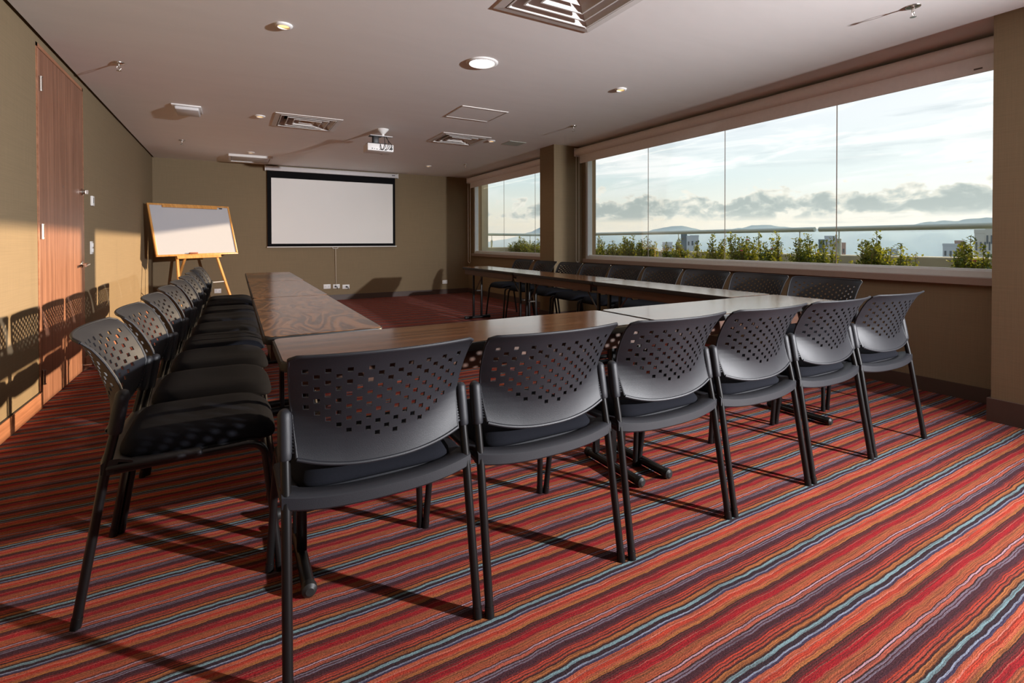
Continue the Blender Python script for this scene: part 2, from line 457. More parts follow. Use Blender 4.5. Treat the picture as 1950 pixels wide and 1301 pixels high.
# ------------------------------------------------------------------ room shell
H = 2.46; XL = -1.12; YB = 9.75; XW = 4.42; XP = 4.02; YR = -3.6
T = 0.15
b = nb(); box(b, XL-T, 4.62, YR-T, YB+T, -0.12, 0.0); struct('floor', b, M_CARPET, 'multicoloured striped carpet covering the whole floor', 'carpet', smooth=0)

VENTS = [(1.338, 2.004, 1.890, 2.556), (0.410, 1.070, 5.755, 6.400), (2.300, 2.945, 5.795, 6.400)]
SW = 0.025  # shadow gap along the left wall
b = nb()
xs = sorted({XL+SW, 4.62, *[v for q in VENTS for v in q[:2]]}); ys = sorted({YR-T, YB+T, *[v for q in VENTS for v in q[2:]]})
for i in range(len(xs)-1):
    for j in range(len(ys)-1):
        cx, cy = (xs[i]+xs[i+1])/2, (ys[j]+ys[j+1])/2
        if any(q[0] < cx < q[1] and q[2] < cy < q[3] for q in VENTS): continue
        box(b, xs[i], xs[i+1], ys[j], ys[j+1], H, H+0.14)
bmesh.ops.remove_doubles(b, verts=b.verts[:], dist=1e-5)
b.verts.index_update(); seen = {}
for f in list(b.faces):   # drop the inner faces shared by neighbouring blocks
    seen.setdefault(tuple(sorted(v.index for v in f.verts)), []).append(f)
bmesh.ops.delete(b, geom=[f for fs in seen.values() if len(fs) > 1 for f in fs], context='FACES_ONLY')
struct('ceiling', b, M_CEIL, 'off-white painted ceiling with recessed fittings', 'ceiling', smooth=0)
b = nb(); box(b, XL-T, XL+SW, YR-T, YB+T, H+0.06, H+0.2); struct('trim_1', b, M_BLACK, 'black shadow gap where the left wall meets the ceiling', 'trim', smooth=0)

DY0, DY1, DZ = 4.400, 5.500, 2.388
b = nb()
for y0, y1, z0, z1 in ((YR-T, DY0-0.012, 0, H+0.06), (DY1+0.012, YB+T, 0, H+0.06), (DY0-0.012, DY1+0.012, DZ+0.012, H+0.06)):
    box(b, XL-T, XL, y0, y1, z0, z1)
box(b, XL-T, XL-0.06, DY0-0.012, DY1+0.012, 0, DZ+0.012)
struct('wall_left', b, M_WALL, 'tan fabric-covered wall on the left with the door', 'wall', smooth=0)
b = nb(); box(b, XL, 4.62, YB, YB+T, 0, H+0.06); struct('wall_back', b, M_WALL, 'tan fabric-covered wall behind the projection screen', 'wall', smooth=0)
b = nb(); box(b, XL, 4.62, YR-T, YR, 0, H+0.06); struct('wall_rear', b, M_WALL, 'tan wall behind the viewpoint', 'wall', smooth=0)

W2 = (1.10, 5.70); W1 = (6.10, 9.50); ZS, ZT = 0.80, 2.30
b = nb()
box(b, XW, 4.62, 1.10, YB, 0, ZS)
box(b, XW, 4.62, 1.10, YB, ZT, H)
box(b, XW, 4.62, W2[1], W1[0], ZS, ZT); box(b, XW, 4.62, W1[1], YB, ZS, ZT)
struct('wall_right', b, M_WALL, 'brown window wall along the right side', 'wall', smooth=0)
b = nb(); box(b, XP, 4.62, YR, 1.187, 0, H); struct('wall_right_near', b, M_WALL, 'projecting tan wall section at the right edge', 'wall', smooth=0)
b = nb(); box(b, 3.927, XW+0.001, 5.762, 6.127, 0, H); struct('column', b, M_WALL, 'square wall-coloured column between the two windows', 'column', smooth=0)

def skirting(name, bxs, mat, label):
    b = nb()
    for q in bxs: box(b, *q)
    return struct(name, b, mat, label, 'baseboard', smooth=0)
bl = skirting('baseboard_left', [(XL, XL+0.012, YR, DY0-0.012, 0, 0.105), (XL, XL+0.012, DY1+0.012, YB, 0, 0.105)], M_SKIRT, 'reddish wood skirting board at the foot of the left wall')
b = nb(); box(b, XL+0.0005, XL+0.006, YR, DY0-0.012, 0.106, 0.112); obj('gap', b, M_BLACK, bl, 0)  # black strip standing in for the shadow gap above the skirting
skirting('baseboard_back', [(XL+0.012, XW, YB-0.014, YB, 0, 0.10)], M_SKIRT_DK, 'dark brown skirting along the back wall')
skirting('baseboard_right', [(XW-0.014, XW, 1.187, 5.762, 0, 0.10), (XW-0.014, XW, 6.127, YB-0.014, 0, 0.10)], M_SKIRT_DK, 'dark skirting below the windows')
skirting('baseboard_column', [(3.913, 3.927, 5.748, 6.141, 0, 0.10), (3.927, XW-0.014, 5.748, 5.762, 0, 0.10), (3.927, XW-0.014, 6.127, 6.141, 0, 0.10)], M_SKIRT_DK, 'dark skirting around the column between the windows')
skirting('baseboard_near', [(XP-0.016, XP, YR, 1.203, 0, 0.14), (XP, XW-0.014, 1.187, 1.203, 0, 0.14)], M_SKIRT_DK, 'dark skirting on the projecting wall at the right edge')

# door
d = thing('door_1', 'tall reddish wood veneer door in the left wall', 'door', (XL, 0, 0), kind='structure')
b = nb(); rbox(b, -0.05, 0.004, DY0, DY1, 0.006, DZ, 0.002, 1); obj('door_leaf', b, M_DOOR, d)
b = nb()
for q in ((DY0-0.03, DY0-0.004, 0, DZ+0.03), (DY1+0.004, DY1+0.03, 0, DZ+0.03), (DY0-0.03, DY1+0.03, DZ+0.004, DZ+0.03)):
    box(b, -0.055, 0.003, *q)
obj('door_frame', b, M_SKIRT, d, 0)
for z0 in (2.108, 1.125, 0.15):
    b = nb(); tube(b, [(0.012, DY0+0.016, z0), (0.012, DY0+0.016, z0+0.095)], 0.010, 12)
    for zz in (z0+0.002, z0+0.093): tube(b, [(0.012, DY0+0.016, zz-0.004), (0.012, DY0+0.016, zz+0.004)], 0.0125, 12)
    box(b, 0.0035, 0.006, DY0+0.016, DY0+0.045, z0, z0+0.095)
    obj('hinge', b, M_CHROME, d)
b = nb(); RX = Matrix.Rotation(math.pi/2, 4, 'Y')
lathe(b, [(0.030, 0.0), (0.030, 0.006), (0.024, 0.010), (0.011, 0.012), (0.011, 0.045), (0.014, 0.05)], 20, Matrix.Translation((0.004, 5.42, 0.913)) @ RX)
tube(b, bend([(0.049, 5.42, 0.913), (0.055, 5.42, 0.913), (0.057, 5.30, 0.905)], 0.01), [0.010]*8+[0.008], 10)
obj('door_handle', b, M_CHROME, d)
b = nb()
lathe(b, [(0.028, 0.0), (0.028, 0.012), (0.020, 0.016), (0.018, 0.03), (0.006, 0.032)], 20, Matrix.Translation((0.004, 5.44, 1.525)) @ RX)
box(b, 0.034, 0.052, 5.436, 5.444, 1.508, 1.542)
obj('deadbolt', b, M_CHROME, d)
b = nb(); lathe(b, [(0.007, 0), (0.007, 0.003), (0.004, 0.004)], 14, Matrix.Translation((0.004, 4.93, 1.52)) @ RX); obj('peephole', b, M_CHROME, d)
b = nb(); tube(b, [(0.004, 5.46, 0.05), (0.045, 5.46, 0.05)], [0.008, 0.008], 10); tube(b, [(0.045, 5.46, 0.05), (0.06, 5.46, 0.05)], [0.012, 0.011], 10)
obj('door_stop', b, M_CHROME, d)

# wall plates
tp = thing('wall_thermostat', 'small white card reader on left wall beside the door, above the switch', 'thermostat', (XL, 5.80, 1.475))
b = nb(); rbox(b, 0, 0.018, -0.035, 0.035, -0.045, 0.045, 0.004); obj('body', b, M_WHITE, tp)
b = nb(); box(b, 0.018, 0.0188, -0.010, 0.004, -0.02, 0.028); obj('slot', b, M_BLACK, tp, 0)
tp = thing('light_switch', 'white light switch on left wall beside the door handle', 'switch', (XL, 5.77, 1.05))
b = nb(); rbox(b, 0, 0.010, -0.038, 0.038, -0.058, 0.058, 0.003); obj('plate', b, M_WHITE, tp)
for z in (-0.024, 0.024):
    b = nb(); rbox(b, 0.010, 0.018, -0.018, 0.018, z-0.018, z+0.018, 0.003); obj('rocker', b, M_WHITE, tp)

def outlet(x, z, w, h, label, plug=None, y=YB):
    o = thing('power_outlet', label, 'outlet', (x, y, z), group='outlets low on the back wall')
    b = nb(); rbox(b, -w/2, w/2, -0.010, 0, -h/2, h/2, 0.003); obj('plate', b, M_WHITE, o)
    for sx in (-0.028, 0.028):
        b = nb(); box(b, sx-0.014, sx+0.014, -0.0108, -0.0095, -0.014, 0.014); obj('socket', b, M_WHITE_METAL, o, 0)
    if plug:
        b = nb(); rbox(b, plug-0.013, plug+0.013, -0.042, -0.011, -0.016, 0.016, 0.004)
        tube(b, bend([(plug, -0.035, -0.005), (plug+0.028, -0.04, -0.008), (plug+0.03, -0.02, -0.05)], 0.01), 0.004, 8)
        obj('plug', b, M_BLACK, o)
    return o
outlet(1.526, 0.262, 0.126, 0.085, 'blank white wall plate, left of three below the screen')
outlet(1.692, 0.259, 0.123, 0.078, 'white outlet with black plug directly below the screen cord', -0.015)
outlet(1.866, 0.244, 0.130, 0.080, 'white outlet with small grey plug, right of three below the screen', 0.01)
outlet(3.873, 0.250, 0.110, 0.075, 'white outlet on back wall behind the end of the window-side table')
outlet(-0.23, 0.270, 0.10, 0.075, 'white outlet on back wall behind the easel legs')

# ------------------------------------------------------------------ windows, sills and blinds
def window(nm, y0, y1, joints, label):
    r = thing(nm, label, 'window', (0, 0, 0), kind='structure')
    b = nb()
    x0, x1 = 4.44, 4.52
    box(b, x0, x1, y0, y1, 0.848, 0.890); box(b, x0, x1, y0, y1, 2.262, 2.300)
    for ya in (y0, y1-0.04): box(b, x0, x1, ya, ya+0.04, 0.890, 2.262)
    box(b, x0+0.03, x1-0.02, y0+0.04, y1-0.04, 0.890, 0.905)
    obj('window_frame', b, M_ALU, r, 0)
    edges = [y0+0.04]+joints+[y1-0.04]
    for a, c in zip(edges, edges[1:]):
        b = nb(); box(b, 4.478, 4.484, a+0.004, c-0.004, 0.905, 2.262); obj('window_pane', b, M_GLASS, r, 0)
    for j in joints:
        b = nb(); box(b, 4.479, 4.484, j-0.0028, j+0.0028, 0.905, 2.262); obj('joint', b, M_SILICONE, r, 0)
    b = nb(); rbox(b, 4.375, 4.50, y0, y1, 0.795, 0.848, 0.003, 1); obj('window_sill', b, M_SILL, r)
    return r
window('window_1', W1[0]+0.03, W1[1], [7.144, 8.252], 'short far window left of the column')
window('window_2', W2[0]+0.09, W2[1], [2.317, 3.416, 4.512], 'long near window right of the column')

def blind(y0, y1, label, cordz, logo=False):
    r = thing('roller_blind', label, 'blind', (0, 0, 0), group='rolled up blinds above the windows')
    b = nb()
    prof = [(4.40, 2.432), (4.34, 2.434)]
    for k in range(9):
        a = math.radians(80+k*24); prof.append((4.315+0.052*math.cos(a), 2.378+0.052*math.sin(a)))
    prof += [(4.345, 2.325), (4.40, 2.325)]
    va = [b.verts.new((x, y0, z)) for x, z in prof]; vb = [b.verts.new((x, y1-0.01, z)) for x, z in prof]
    n = len(prof)
    for i in range(n): b.faces.new((va[i], va[(i+1) % n], vb[(i+1) % n], vb[i]))
    b.faces.new(va); b.faces.new(vb[::-1])
    obj('roller', b, M_BLIND, r, 50)
    b = nb(); rbox(b, 4.322, 4.336, y0, y1-0.06, 2.212, 2.33, 0.004); obj('hem', b, M_BLIND, r)
    b = nb(); rbox(b, 4.265, 4.41, y1-0.012, y1-0.002, 2.315, 2.436, 0.003); obj('end_bracket', b, M_WHITE, r)
    b = nb()
    tube(b, [(4.29, y1-0.022, 2.34), (4.29, y1-0.022, cordz+0.02), (4.30, y1-0.03, cordz)], 0.004, 6)
    tube(b, [(4.34, y1-0.022, 2.34), (4.34, y1-0.022, cordz+0.02), (4.33, y1-0.03, cordz)], 0.004, 6)
    tube(b, [(4.30, y1-0.03, cordz+0.012), (4.315, y1-0.03, cordz-0.012)], 0.008, 8)
    obj('cord', b, M_CORD, r)
    if logo:
        b = nb(); box(b, 4.3205, 4.3225, 1.33, 1.375, 2.236, 2.246); obj('badge', b, M_DARK, r, 0)
blind(1.195, 5.755, 'off-white roller blind rolled above the long near window', 0.80, True)
blind(6.135, 9.50, 'off-white roller blind rolled above the short far window', 0.655)

# ------------------------------------------------------------------ ceiling fittings
def vent(q, label, first=False):
    x0, x1, y0, y1 = q; cx, cy = (x0+x1)/2, (y0+y1)/2; a = (x1-x0)/2; c = (y1-y0)/2
    r = thing('ceiling_vent', label, 'vent', (cx, cy, H), group='square ceiling air diffusers')
    b = nb(); box(b, -a, a, -c, c, 0.13, 0.14)
    for s1 in (-1, 1):
        box(b, s1*a-0.002, s1*a+0.002, -c, c, 0.0, 0.13); box(b, -a, a, s1*c-0.002, s1*c+0.002, 0.0, 0.13)
    obj('duct', b, M_DARK, r, 0)
    def ring(o0, z0, o1, z1, th=0.003):
        bb = nb(); L = []
        for (o_, z_) in ((o0, z0), (o1, z1), (o1, z1+th), (o0, z0+th)):
            L.append([bb.verts.new((sx*(a-o_), sy*(c-o_), z_)) for sx, sy in ((-1, -1), (1, -1), (1, 1), (-1, 1))])
        for i in range(4):
            for k in range(4):
                bb.faces.new((L[i][k], L[i][(k+1) % 4], L[(i+1) % 4][(k+1) % 4], L[(i+1) % 4][k]))
        return bb
    b = ring(-0.012, -0.006, 0.038, -0.010, 0.006); obj('frame', b, M_VENT, r, 0)
    for o0 in (0.045, 0.115, 0.185):
        b = ring(o0, -0.008, o0+0.065, 0.062, 0.003)
        b2 = ring(o0, -0.012, o0+0.010, -0.012, 0.005); merge(b, b2)
        obj('louver', b, M_VENT, r, 0)
    b = nb(); o0 = 0.25
    vs = [b.verts.new((sx*(a-o0), sy*(c-o0), 0.0)) for sx, sy in ((-1, -1), (1, -1), (1, 1), (-1, 1))]
    top = [b.verts.new((sx*0.015, sy*0.015, 0.05)) for sx, sy in ((-1, -1), (1, -1), (1, 1), (-1, 1))]
    for k in range(4): b.faces.new((vs[k], vs[(k+1) % 4], top[(k+1) % 4], top[k]))
    b.faces.new(top)
    obj('core', b, M_VENT, r, 0)
vent(VENTS[0], 'large square air diffuser overhead, cut by the top of the view')
vent(VENTS[1], 'square air diffuser left of the projector')
vent(VENTS[2], 'square air diffuser right of the projector, near the windows')

def spot(x, y, label):
    o = thing('recessed_spotlight', label, 'ceiling light', (x, y, H), group='small warm recessed spotlights')
    b = nb()
    lathe(b, [(0.052, 0.0), (0.052, -0.006), (0.046, -0.012), (0.036, -0.014), (0.032, -0.006), (0.034, -0.001)], 28, None, False, False)
    obj('trim_ring', b, M_WHITE, o)
    b = nb(); lathe(b, [(0.034, -0.001), (0.020, -0.003), (0.001, -0.006)], 24); obj('lamp', b, M_WARMLAMP, o)
    l = light('halogen_light', 'SPOT', (0, 0, -0.016), 12.0, (1.0, 0.78, 0.55), shadow_soft_size=0.03, spot_size=math.radians(150), spot_blend=1.0)
    l.parent = o
    return o
spot(0.286, 3.42, 'lit spotlight above the left tables, nearest of the left line of three')
spot(0.263, 6.00, 'lit spotlight just left of the left air diffuser, middle of the left line')
spot(0.247, 8.49, 'lit spotlight beside the rectangular panel near the back wall')
spot(3.03, 3.39, 'lit spotlight nearest the long window, nearest of the right line')
spot(3.05, 5.97, 'lit spotlight beside the right air diffuser')
spot(3.07, 8.49, 'lit spotlight above the right end of the projection screen, farthest of the right line')

o = thing('round_downlight', 'large bright round downlight in the middle of the ceiling', 'ceiling light', (1.659, 3.40, H))
b = nb(); lathe(b, [(0.120, 0.0), (0.120, -0.005), (0.112, -0.011), (0.098, -0.012), (0.092, -0.006), (0.092, -0.001)], 48, None, False, False); obj('trim_ring', b, M_WHITE, o)
b = nb(); lathe(b, [(0.092, -0.0015), (0.05, -0.004), (0.001, -0.005)], 40); obj('diffuser', b, M_LED, o)
l = light('led_light', 'SPOT', (0, 0, -0.016), 30.0, (1.0, 0.95, 0.9), shadow_soft_size=0.09, spot_size=math.radians(165), spot_blend=1.0)
l.parent = o

def sprinkler(x, y, label):
    o = thing('sprinkler_head', label, 'sprinkler', (x, y, H), group='ceiling sprinkler heads')
    b = nb(); lathe(b, [(0.038, 0.0), (0.037, -0.004), (0.022, -0.010), (0.012, -0.012)], 24); obj('rosette', b, M_CHROME, o)
    b = nb(); tube(b, [(0, 0, -0.008), (0, 0, -0.030)], 0.008, 10)
    for s1 in (-1, 1): tube(b, bend([(s1*0.008, 0, -0.028), (s1*0.015, 0, -0.042), (0, 0, -0.058)], 0.008, 3), 0.0025, 6)
    obj('frame', b, M_CHROME, o)
    b = nb(); lathe(b, [(0.005, -0.054), (0.016, -0.060), (0.016, -0.062), (0.004, -0.062)], 16); obj('deflector', b, M_CHROME, o)
sprinkler(-0.745, 4.74, 'chrome sprinkler near the left wall above the door')
sprinkler(-0.585, 7.93, 'chrome sprinkler at the far left of the ceiling above the whiteboard')
sprinkler(3.508, 4.74, 'chrome sprinkler near the long window, just before the column')
sprinkler(3.576, 8.01, 'chrome sprinkler at the far right near the back wall')
sprinkler(3.45, 1.37, 'chrome sprinkler at the top right corner of the view')

o = thing('emergency_lamp', 'small white rectangular box on the ceiling between left spotlight and wall', 'ceiling box', (-0.395, 6.03, H))
b = nb(); rbox(b, -0.125, 0.125, -0.17, 0.17, -0.012, 0, 0.003); obj('base', b, M_WHITE, o)
b = nb(); rbox(b, -0.100, 0.105, -0.145, 0.16, -0.045, -0.012, 0.012, 3); obj('cover', b, M_WHITE_METAL, o)
o = thing('ceiling_speaker_panel', 'white square ceiling panel with raised rim close to the back wall', 'ceiling panel', (0.255, 9.08, H))
b = nb()
for q in ((-0.305, 0.305, -0.305, -0.275), (-0.305, 0.305, 0.275, 0.305), (-0.305, -0.275, -0.275, 0.275), (0.275, 0.305, -0.275, 0.275)): box(b, *q, -0.035, 0)
obj('rim', b, M_WHITE, o, 0)
b = nb(); rbox(b, -0.27, 0.27, -0.27, 0.27, -0.024, 0, 0.008); obj('panel', b, M_WHITE_METAL, o)
o = thing('access_hatch', 'flush square access hatch with thin metal edge, right of the round downlight', 'hatch', (2.27, 4.80, H))
b = nb(); box(b, -0.245, 0.245, -0.222, 0.222, -0.003, 0); obj('panel', b, M_CEIL, o, 0)
b = nb()
for q in ((-0.262, 0.262, -0.240, -0.228), (-0.262, 0.262, 0.228, 0.240), (-0.262, -0.250, -0.228, 0.228), (0.250, 0.262, -0.228, 0.228)): box(b, *q, -0.006, 0)
obj('rim', b, M_VENT, o, 0)
b = nb(); rbox(b, -0.13, 0.13, -0.13, 0.13, -0.005, 0, 0.002, 1)
tag(obj('blanking_plate', b, simple('pale green plate', (0.52, 0.56, 0.50), 0.6)), 'faint pale green square plate on the ceiling between spotlight and column', 'ceiling plate').location = (3.40, 5.98, H)

# projector
o = thing('projector', 'white projector hanging from the ceiling by a black bracket', 'projector', (1.54, 6.02, 2.222))
b = nb(); rbox(b, -0.155, 0.155, -0.115, 0.115, -0.043, 0.043, 0.008, 3)
obj('body', b, M_WHITE, o)
b = nb(); lathe(b, [(0.045, 0), (0.043, 0.02), (0.030, 0.022)], 24, Matrix.Translation((0.07, 0.114, 0.0)) @ Matrix.Rotation(-math.pi/2, 4, 'X')); obj('lens', b, M_BLACK, o)
for px, pz, pw, ph in ((-0.10, -0.020, 0.012, 0.012), (-0.075, -0.022, 0.010, 0.008), (-0.045, -0.025, 0.018, 0.009), (-0.012, -0.026, 0.020, 0.007), (0.02, -0.027, 0.022, 0.010), (0.055, -0.027, 0.022, 0.010), (0.10, -0.020, 0.012, 0.010), (0.125, -0.024, 0.008, 0.008)):
    b = nb(); box(b, px-pw/2, px+pw/2, -0.1162, -0.1148, pz-ph/2, pz+ph/2); obj('port', b, M_BLACK, o, 0)
b = nb(); lathe(b, [(0.072, 0.0), (0.066, -0.012), (0.028, -0.052), (0.018, -0.062), (0.018, -0.085)], 28, Matrix.Translation((0.05, -0.02, H-2.222))); obj('ceiling_cup', b, M_WHITE, o)
b = nb(); rbox(b, -0.11, 0.16, -0.06, 0.02, 0.146, 0.154, 0.002); obj('bracket_plate', b, M_WHITE_METAL, o)
b = nb(); rbox(b, -0.075, -0.005, -0.055, 0.015, 0.055, 0.146, 0.01); rbox(b, -0.14, 0.10, -0.07, 0.05, 0.043, 0.058, 0.004); rbox(b, -0.115, 0.03, -0.062, 0.02, 0.138, 0.146, 0.003)
obj('bracket', b, M_BLACK, o)
for pts in ([(0.06, -0.05, 0.15), (0.05, -0.10, 0.09), (0.045, -0.15, 0.0), (0.02, -0.135, -0.030), (0.0, -0.118, -0.027)],
            [(0.08, -0.05, 0.15), (0.09, -0.12, 0.08), (0.09, -0.16, 0.0), (0.06, -0.15, -0.035), (0.05, -0.118, -0.028)],
            [(0.08, -0.05, 0.14), (0.10, -0.10, 0.08), (0.13, -0.14, 0.03), (0.125, -0.125, -0.005), (0.125, -0.117, -0.012)],
            [(0.0, -0.06, 0.06), (-0.005, -0.12, 0.04), (-0.003, -0.14, -0.01), (0.01, -0.118, -0.027)]):
    b = nb(); tube(b, bend(pts, 0.04, 4), 0.0038, 8); obj('cable', b, M_BLACK, o)
b = nb(); rbox(b, 0.112, 0.138, -0.135, -0.112, -0.022, -0.002, 0.003); obj('plug', b, M_BLACK, o)

# projection screen
o = thing('projection_screen', 'pull-down projection screen with black border on the back wall', 'projection screen', (1.67, YB, 0))
b = nb(); rbox(b, 0.500-1.67, 2.858-1.67, -0.085, -0.004, 2.356, 2.436, 0.008, 2); obj('case', b, M_WHITE_METAL, o)
for xx in (0.492, 2.852):
    b = nb(); rbox(b, xx-1.67, xx+0.014-1.67, -0.09, 0, 2.350, 2.442, 0.003); obj('end_cap', b, M_WHITE, o)
b = nb(); box(b, 2.735-1.67, 2.80-1.67, -0.0862, -0.0845, 2.395, 2.410); obj('maker_badge', b, M_BLACK, o, 0)
b = nb(); box(b, 0.530-1.67, 2.808-1.67, -0.050, -0.047, 1.015, 2.36); obj('border', b, M_SCRBLK, o, 0)
b = nb(); box(b, 0.594-1.67, 2.760-1.67, -0.0515, -0.0502, 1.066, 2.233); obj('screen_surface', b, M_SCREEN, o, 0)
b = nb(); rbox(b, 0.520-1.67, 2.835-1.67, -0.060, -0.040, 0.998, 1.016, 0.004); obj('bottom_bar', b, M_WHITE, o)
b = nb()
tube(b, bend([(-0.045, -0.05, 0.998), (-0.045, -0.05, 0.972), (0.045, -0.05, 0.972), (0.045, -0.05, 0.998)], 0.01), 0.004, 6)
obj('handle', b, M_WHITE, o)
b = nb(); tube(b, [(0.005, -0.05, 0.972), (0.008, -0.045, 0.65), (0.012, -0.025, 0.285)], 0.0045, 8); obj('pull_cord', b, M_CORD, o)

# ------------------------------------------------------------------ whiteboard and easel
BP = Vector((-0.939, 8.497, 0.890)); BU = Vector((0.8361, 0.5485, 0.0134)).normalized(); BV = Vector((-0.1620, 0.2236, 0.9611)); BV = (BV-BU*BV.dot(BU)).normalized(); BN = BU.cross(BV)
BM = Matrix(((BU.x, BV.x, BN.x, 0), (BU.y, BV.y, BN.y, 0), (BU.z, BV.z, BN.z, 0), (0, 0, 0, 1)))
BW, BH = 1.203, 0.799
o = thing('whiteboard', 'white dry-erase board in a pine frame leaning on an easel in the left corner', 'whiteboard', tuple(BP))
b = nb(); box(b, 0.02, BW-0.02, 0.02, BH-0.02, -0.008, 0.002, BM); obj('writing_surface', b, M_BOARD, o, 0)
b = nb()
for q in ((0, BW, 0, 0.026), (0, BW, BH-0.026, BH), (0, 0.026, 0.026, BH-0.026), (BW-0.026, BW, 0.026, BH-0.026)): rbox(b, *q, -0.016, 0.012, 0.003, 2, BM)
obj('frame', b, M_PINE, o)
b = nb(); rbox(b, 0.19, 1.0, BH-0.058, BH-0.028, 0.003, 0.024, 0.003, 2, BM); obj('clamp_bar', b, M_PINE, o)
b = nb(); rbox(b, 1.035, 1.085, BH-0.050, BH-0.034, 0.003, 0.012, 0.003, 2, BM); obj('clip', b, M_BLACK, o)
b = nb(); rbox(b, 0.44, 0.56, 0.020, 0.042, 0.006, 0.04, 0.006, 2, Matrix.Translation(BP) @ BM)
tag(obj('board_eraser', b, simple('reddish wooden eraser', lin(150, 84, 60), 0.6)), 'small reddish-brown board eraser lying on the easel ledge', 'eraser')
EM = Matrix.Translation(BP) @ BM
def bp(s_, t_, n_=-0.035): return EM @ Vector((s_, t_, n_))
o = thing('easel', 'pine tripod easel holding the whiteboard', 'easel', (0, 0, 0))
def floor_pt(s0, t0, s1, t1, n_=-0.035):
    a, c = bp(s0, t0, n_), bp(s1, t1, n_); f = (a.z-0.0)/(a.z-c.z); return a+(c-a)*f
def bar(p0, p1, w_, h_):
    p0, p1 = Vector(p0), Vector(p1); dd = (p1-p0).normalized(); e1 = dd.cross(BN).normalized(); e2 = dd.cross(e1)
    b = nb(); vs = []
    for p in (p0, p1):
        vs.append([b.verts.new(p+e1*a_*w_/2+e2*c_*h_/2) for a_, c_ in ((-1, -1), (1, -1), (1, 1), (-1, 1))])
    for k in range(4): b.faces.new((vs[0][k], vs[0][(k+1) % 4], vs[1][(k+1) % 4], vs[1][k]))
    b.faces.new(vs[0][::-1]); b.faces.new(vs[1])
    bmesh.ops.bevel(b, geom=b.edges[:], offset=0.003, segments=1, affect='EDGES')
    return b
obj('leg', bar(bp(0.36, 0.60), floor_pt(0.285, 0.0, 0.25, -0.352), 0.034, 0.026), M_PINE, o)
obj('leg', bar(bp(0.79, 0.60), floor_pt(0.882, 0.0, 0.966, -0.659), 0.034, 0.026), M_PINE, o)
rf = pix_on(324, 589, 2, 0.0); rf.y = min(rf.y, 9.62)
obj('leg', bar(bp(0.64, 0.46, -0.07), rf, 0.034, 0.026), M_PINE, o)
obj('ledge', bar(bp(0.27, -0.008, 0.004), bp(0.92, -0.008, 0.004), 0.07, 0.014), M_PINE, o)
b = nb(); tube(b, [bp(0.235, -0.425), bp(0.925, -0.425)], 0.007, 8); obj('crossbar', b, M_WHITE_METAL, o)

# ------------------------------------------------------------------ tables
def make_table(L, D, mtop, label, loc, rz, ps=0.0):
    """Table whose length runs along local x; origin at the floor under its middle."""
    r = thing('folding_table', label, 'table', loc, rz, 'narrow folding tables set in a U')
    b = nb(); prism(b, rrect(-L/2+0.006, L/2-0.006, -D/2+0.006, D/2-0.006, 0.030), 0.7385, 0.7410); obj('tabletop', b, mtop, r)
    b = nb(); prism(b, rrect(-L/2, L/2, -D/2, D/2, 0.035), 0.709, 0.7388, None, 0.006); obj('edge_band', b, M_EDGE, r)
    for s1 in (-1, 1):
        b = nb(); box(b, -L/2+0.05, L/2-0.05, s1*(D/2-0.035)-0.009, s1*(D/2-0.035)+0.009, 0.640, 0.709); obj('apron', b, M_APRON, r, 0)
    for e in (-1, 1):
        X = e*(L/2-0.075)
        for s1 in (-1, 1):
            b = nb(); rbox(b, X-0.016, X+0.016, ps+s1*0.062-0.012, ps+s1*0.062+0.012, 0.045, 0.709, 0.005); obj('leg', b, M_BLKMETAL, r)
        b = nb(); tube(b, [(X, -0.175, 0.026), (X, 0.175, 0.026)], 0.020, 12); ft = obj('foot_bar', b, M_BLKMETAL, r)
        for s1 in (-1, 1):
            b = nb(); lathe(b, [(0.0215, 0), (0.024, 0.012), (0.022, 0.026), (0.012, 0.034)], 14, Matrix.Translation((X, s1*0.168, 0.026)) @ Matrix.Rotation(-s1*math.pi/2, 4, 'X'))
            obj('foot_cap', b, M_EDGE, ft)
        b = nb(); tube(b, [(X-e*0.005, ps+0.03, 0.40), (X-e*0.27, ps+0.03, 0.69)], 0.006, 8); tube(b, [(X-e*0.005, ps+0.03, 0.40), (X, ps+0.03, 0.40)], 0.008, 8)
        tube(b, [(X, ps-0.062, 0.40), (X, ps+0.062, 0.40)], 0.009, 8)
        obj('brace', b, M_BRACE, r)
    return r
PI = math.pi
make_table(1.528, 0.425, M_TOP_X, 'dark walnut folding table directly behind the two biggest chairs', (0.887, 1.818, 0), 0.0, 0.062)
make_table(1.490, 0.430, M_TOP_X, 'folding table at the near right corner of the U, gleaming pale with window light', (2.412, 1.815, 0), 0.0, 0.062)
make_table(1.466, 0.452, M_TOP_Y, 'nearest table of the left arm, with large swirling wood grain', (0.327, 2.804, 0), PI/2-0.004)
make_table(1.450, 0.460, M_TOP_Y, 'middle table of the left arm of the U', (0.339, 4.268, 0), PI/2-0.004)
make_table(1.455, 0.470, M_TOP_Y, 'farthest table of the left arm, nearest the projection screen', (0.350, 5.728, 0), PI/2-0.004)
make_table(1.455, 0.410, M_TOP_X, 'pale gleaming table of the window arm meeting the near corner', (2.978, 2.775, 0), PI/2-0.028)
make_table(1.455, 0.415, M_TOP_X, 'middle table of the window arm, with a brown reflection of the column', (3.008, 4.240, 0), PI/2-0.006)
make_table(1.465, 0.415, M_TOP_X, 'farthest table of the window arm, its end legs standing free', (3.022, 5.708, 0), PI/2-0.004)

